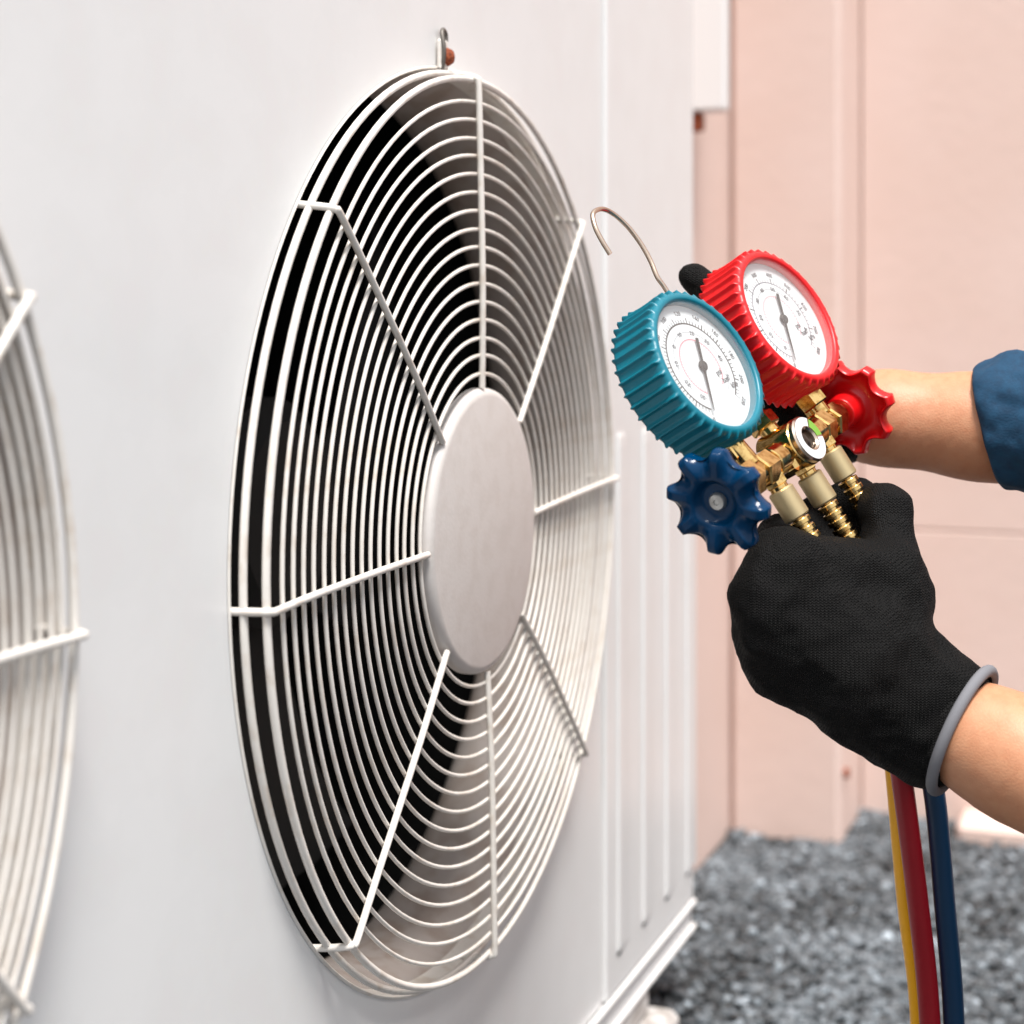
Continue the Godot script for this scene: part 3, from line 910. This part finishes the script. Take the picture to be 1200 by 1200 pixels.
	chain(bones, [V(0.2135, 0.5684, -1.0000), 0.0210, V(0.1856, 0.5719, -1.0000), 0.0180, V(0.1604, 0.5826, -0.9850), 0.0110, V(0.1450, 0.5907, -0.9650), 0.0090, V(0.1523, 0.5864, -0.9500), 0.0080])
	chain(bones, [V(0.2063, 0.5724, -0.9900), 0.0180, V(0.1884, 0.5682, -0.9750), 0.0130, V(0.1749, 0.5693, -0.9550), 0.0110, V(0.1635, 0.5794, -0.9450), 0.0090])
	s = Shape.new()
	blob(s, bones, 0.003, 0.0028, wob, 0.001)
	place(s, shift)
	gl = part("glove", s, mats["black knit"], root)
	cuff(gl, shift * V(0.2140, 0.5725, -1.0000), V(0.96, -0.09, 0.25), V(0.05, 1, 0), 0.0270, 0.0265)
	# skin: forearms, upper arms, neck and head in one surface
	bones = []
	chain(bones, [wrist - along * 0.02, 0.0160, wrist + along * 0.004, 0.0238, wrist + along * 0.03, 0.0282, wrist + along * 0.09, 0.034, V(0.43, 0.335, -0.745), 0.039, V(0.62, 0.58, -0.72), 0.05])
	chain(bones, [V(0.1990, 0.5748, -1.0030), 0.0235, V(0.2401, 0.5722, -0.9950), 0.0252, V(0.2860, 0.5682, -0.9800), 0.0280, V(0.40, 0.555, -0.94), 0.038, V(0.64, 0.68, -1.04), 0.05])
	chain(bones, [V(0.66, 0.62, -0.88), 0.06, V(0.64, 0.74, -0.88), 0.052, V(0.625, 0.80, -0.88), 0.055])
	var skin := Shape.new()
	blob(skin, bones, 0.006, 0.006)
	bones = []
	chain(bones, [V(0.63, 0.79, -0.88), 0.050, V(0.64, 0.87, -0.88), 0.080, V(0.61, 0.90, -0.88), 0.078])
	chain(bones, [V(0.58, 0.85, -0.88), 0.055, V(0.565, 0.785, -0.88), 0.028])
	chain(bones, [V(0.535, 0.868, -0.882), 0.007, V(0.515, 0.835, -0.884), 0.012])
	chain(bones, [V(0.530, 0.801, -0.868), 0.006, V(0.530, 0.801, -0.895), 0.006])
	chain(bones, [V(0.64, 0.865, -0.797), 0.012, V(0.637, 0.835, -0.799), 0.010])
	chain(bones, [V(0.64, 0.865, -0.963), 0.012, V(0.637, 0.835, -0.961), 0.010])
	blob(skin, bones, 0.004, 0.006)
	place(skin, shift)
	part("body", skin, mats["skin"], root)
	for sd in [-1.0, 1.0]:
		var ey := Shape.new()
		lathe(ey, Transform3D(Basis.IDENTITY, shift * V(0.541, 0.868, -0.88 + sd * 0.031)), [Vector2(0, -0.011), Vector2(0.008, -0.008), Vector2(0.011, 0), Vector2(0.008, 0.008), Vector2(0, 0.011)], 16, 0.2)
		var eye := part("eye", ey, mats["eye white"], root)
		var iris := Shape.new()
		lathe(iris, axis(shift * V(0.5312, 0.868, -0.88 + sd * 0.031), Vector3.LEFT), [Vector2(0.0052, -0.001), Vector2(0.0048, 0.0004), Vector2(0.0, 0.0014)], 20, 0.2)
		part("iris", iris, mats["black hair"], eye)
	bones = []
	chain(bones, [V(0.67, 0.86, -0.88), 0.085, V(0.655, 0.92, -0.88), 0.083, V(0.60, 0.945, -0.88), 0.06])
	s = Shape.new()
	blob(s, bones, 0.01, 0.008)
	place(s, shift)
	part("hair", s, mats["black hair"], root)
	# blue shirt: body and sleeves rolled to the forearm
	bones = []
	chain(bones, [V(0.62, 0.585, -0.74), 0.068, V(0.66, 0.63, -0.88), 0.085, V(0.64, 0.68, -1.02), 0.068])
	chain(bones, [V(0.68, 0.57, -0.84), 0.115, V(0.80, 0.40, -0.86), 0.115, V(0.86, 0.30, -0.87), 0.12])
	chain(bones, [V(0.68, 0.58, -0.93), 0.115, V(0.80, 0.40, -0.92), 0.115, V(0.86, 0.30, -0.91), 0.12])
	chain(bones, [V(0.62, 0.58, -0.72), 0.066, V(0.435, 0.338, -0.745), 0.056])
	chain(bones, [V(0.64, 0.68, -1.04), 0.066, V(0.41, 0.56, -0.945), 0.056])
	s = Shape.new()
	blob(s, bones, 0.014, 0.012)
	place(s, shift)
	part("shirt", s, mats["blue cloth"], root)
	var fold := FastNoiseLite.new()
	fold.seed = 29; fold.frequency = 0.022; fold.fractal_octaves = 3
	var ax := V(0.88, 0.24, 0.42)
	s = Shape.new()
	loft(s, sleeve_rings([V(0.2955, 0.5660, -0.9740), V(0.2965, 0.5662, -0.9735), V(0.2985, 0.5667, -0.9726), V(0.3015, 0.5675, -0.971), V(0.305, 0.5682, -0.9695), V(0.309, 0.569, -0.968), V(0.3135, 0.5695, -0.966), V(0.3185, 0.5698, -0.964), V(0.324, 0.570, -0.962), V(0.331, 0.5695, -0.959), V(0.340, 0.568, -0.956), V(0.355, 0.564, -0.952), V(0.375, 0.560, -0.948), V(0.41, 0.560, -0.944)], ax, [0.0366, 0.0375, 0.0383, 0.0391, 0.0399, 0.0407, 0.0416, 0.0426, 0.0436, 0.0446, 0.0456, 0.0468, 0.048, 0.052], 0.0350), 128, fold, 0.007)
	place(s, shift)
	part("sleeve", s, mats["blue cloth"], root)
	s = Shape.new()
	loft(s, sleeve_rings([wrist + along * 0.15, wrist + along * 0.154, wrist + along * 0.168, wrist + along * 0.19, wrist + along * 0.215, wrist + along * 0.245], along, [0.0435, 0.0445, 0.046, 0.049, 0.052, 0.054], 0.041), 64, fold, 0.006)
	place(s, shift)
	part("sleeve", s, mats["blue cloth"], root)
	bones = []
	for sd in [0.72, 1.04]:
		var zz: float = -sd
		chain(bones, [V(0.87, 0.25, lerpf(-0.88, zz, 0.5)), 0.105, V(0.62, 0.075, zz), 0.068, V(0.70, 0.07, zz), 0.062, V(1.02, 0.055, zz), 0.048, V(1.10, 0.04, zz), 0.036])
	chain(bones, [V(0.86, 0.27, -0.83), 0.115, V(0.86, 0.27, -0.93), 0.115])
	s = Shape.new()
	blob(s, bones, 0.016, 0.012)
	place(s, shift)
	part("trousers", s, mats["dark trousers"], root)

func sleeve_rings(at: Array, ax: Vector3, r: Array, inner: float) -> Array:
	var out := []
	out.append([at[0] + ax.normalized() * 0.03, ax, Vector3.UP, inner, inner])
	out.append([at[0] + ax.normalized() * 0.001, ax, Vector3.UP, inner, inner])
	out.append([at[0] - ax.normalized() * 0.0006, ax, Vector3.UP, (inner + r[0]) / 2.0, (inner + r[0]) / 2.0])
	for k in at.size(): out.append([at[k], ax, Vector3.UP, r[k], r[k]])
	return out

func place(s: Shape, t: Transform3D) -> void:
	for k in s.v.size(): s.v[k] = t * s.v[k]

func cuff(parent: Node3D, at: Vector3, ax: Vector3, up: Vector3, ru: float, rs: float) -> void:
	var y := (up - ax * up.dot(ax) / ax.length_squared()).normalized()
	var x := ax.normalized().cross(y)
	var p := PackedVector3Array()
	for k in 64:
		var a := TAU * k / 64
		p.push_back(at + y * cos(a) * ru + x * sin(a) * rs)
	var s := Shape.new()
	tube(s, p, 0.0030, 12, true)
	part("cuff_binding", s, mats["grey binding"], parent)

# ---------------------------------------------------------------- the scene
func _ready() -> void:
	rng.seed = 2024
	var cam := Camera3D.new()
	cam.name = "camera"
	var look := CameraAttributesPhysical.new()
	look.frustum_focus_distance = 0.90
	look.frustum_focal_length = 50.0
	look.frustum_near = 0.05
	look.frustum_far = 200.0
	look.exposure_aperture = 5.2
	cam.attributes = look
	cam.projection = Camera3D.PROJECTION_FRUSTUM
	cam.near = 0.05
	cam.far = 200.0
	cam.keep_aspect = Camera3D.KEEP_HEIGHT
	cam.size = 2.0 * 600.0 / 1977.0 * 0.05
	cam.frustum_offset = Vector2(37.0 / 1977.0, -205.0 / 1977.0) * 0.05
	cam.position = Vector3(0, EYE_HEIGHT, 0)
	add_child(cam, true)
	cam.current = true
	var sky := ProceduralSkyMaterial.new()
	sky.sky_top_color = Color(0.965, 0.98, 1.0)
	sky.sky_horizon_color = Color(0.765, 0.785, 0.81)
	sky.sky_curve = 0.35
	sky.ground_bottom_color = Color(0.35, 0.35, 0.36)
	sky.ground_horizon_color = Color(0.6, 0.6, 0.6)
	var env := Environment.new()
	env.background_mode = Environment.BG_SKY
	env.sky = Sky.new()
	env.sky.sky_material = sky
	env.tonemap_mode = Environment.TONE_MAPPER_LINEAR
	env.tonemap_exposure = 1.44
	env.sdfgi_enabled = true
	env.ssao_enabled = true
	env.ssil_enabled = true
	var we := WorldEnvironment.new()
	we.name = "environment"
	we.environment = env
	add_child(we, true)
	var sun := DirectionalLight3D.new()
	sun.name = "sun"
	sun.light_energy = 1.2
	sun.light_color = Color(1.0, 0.985, 0.965)
	sun.light_angular_distance = 16.0
	sun.shadow_enabled = true
	sun.basis = Basis.looking_at(V(-0.12, -1.0, -0.40), V(0, 0, -1))
	add_child(sun, true)
	make_materials()
	build_place()
	build_unit()
	var f := build_manifold()
	build_hoses(f)
	build_person()
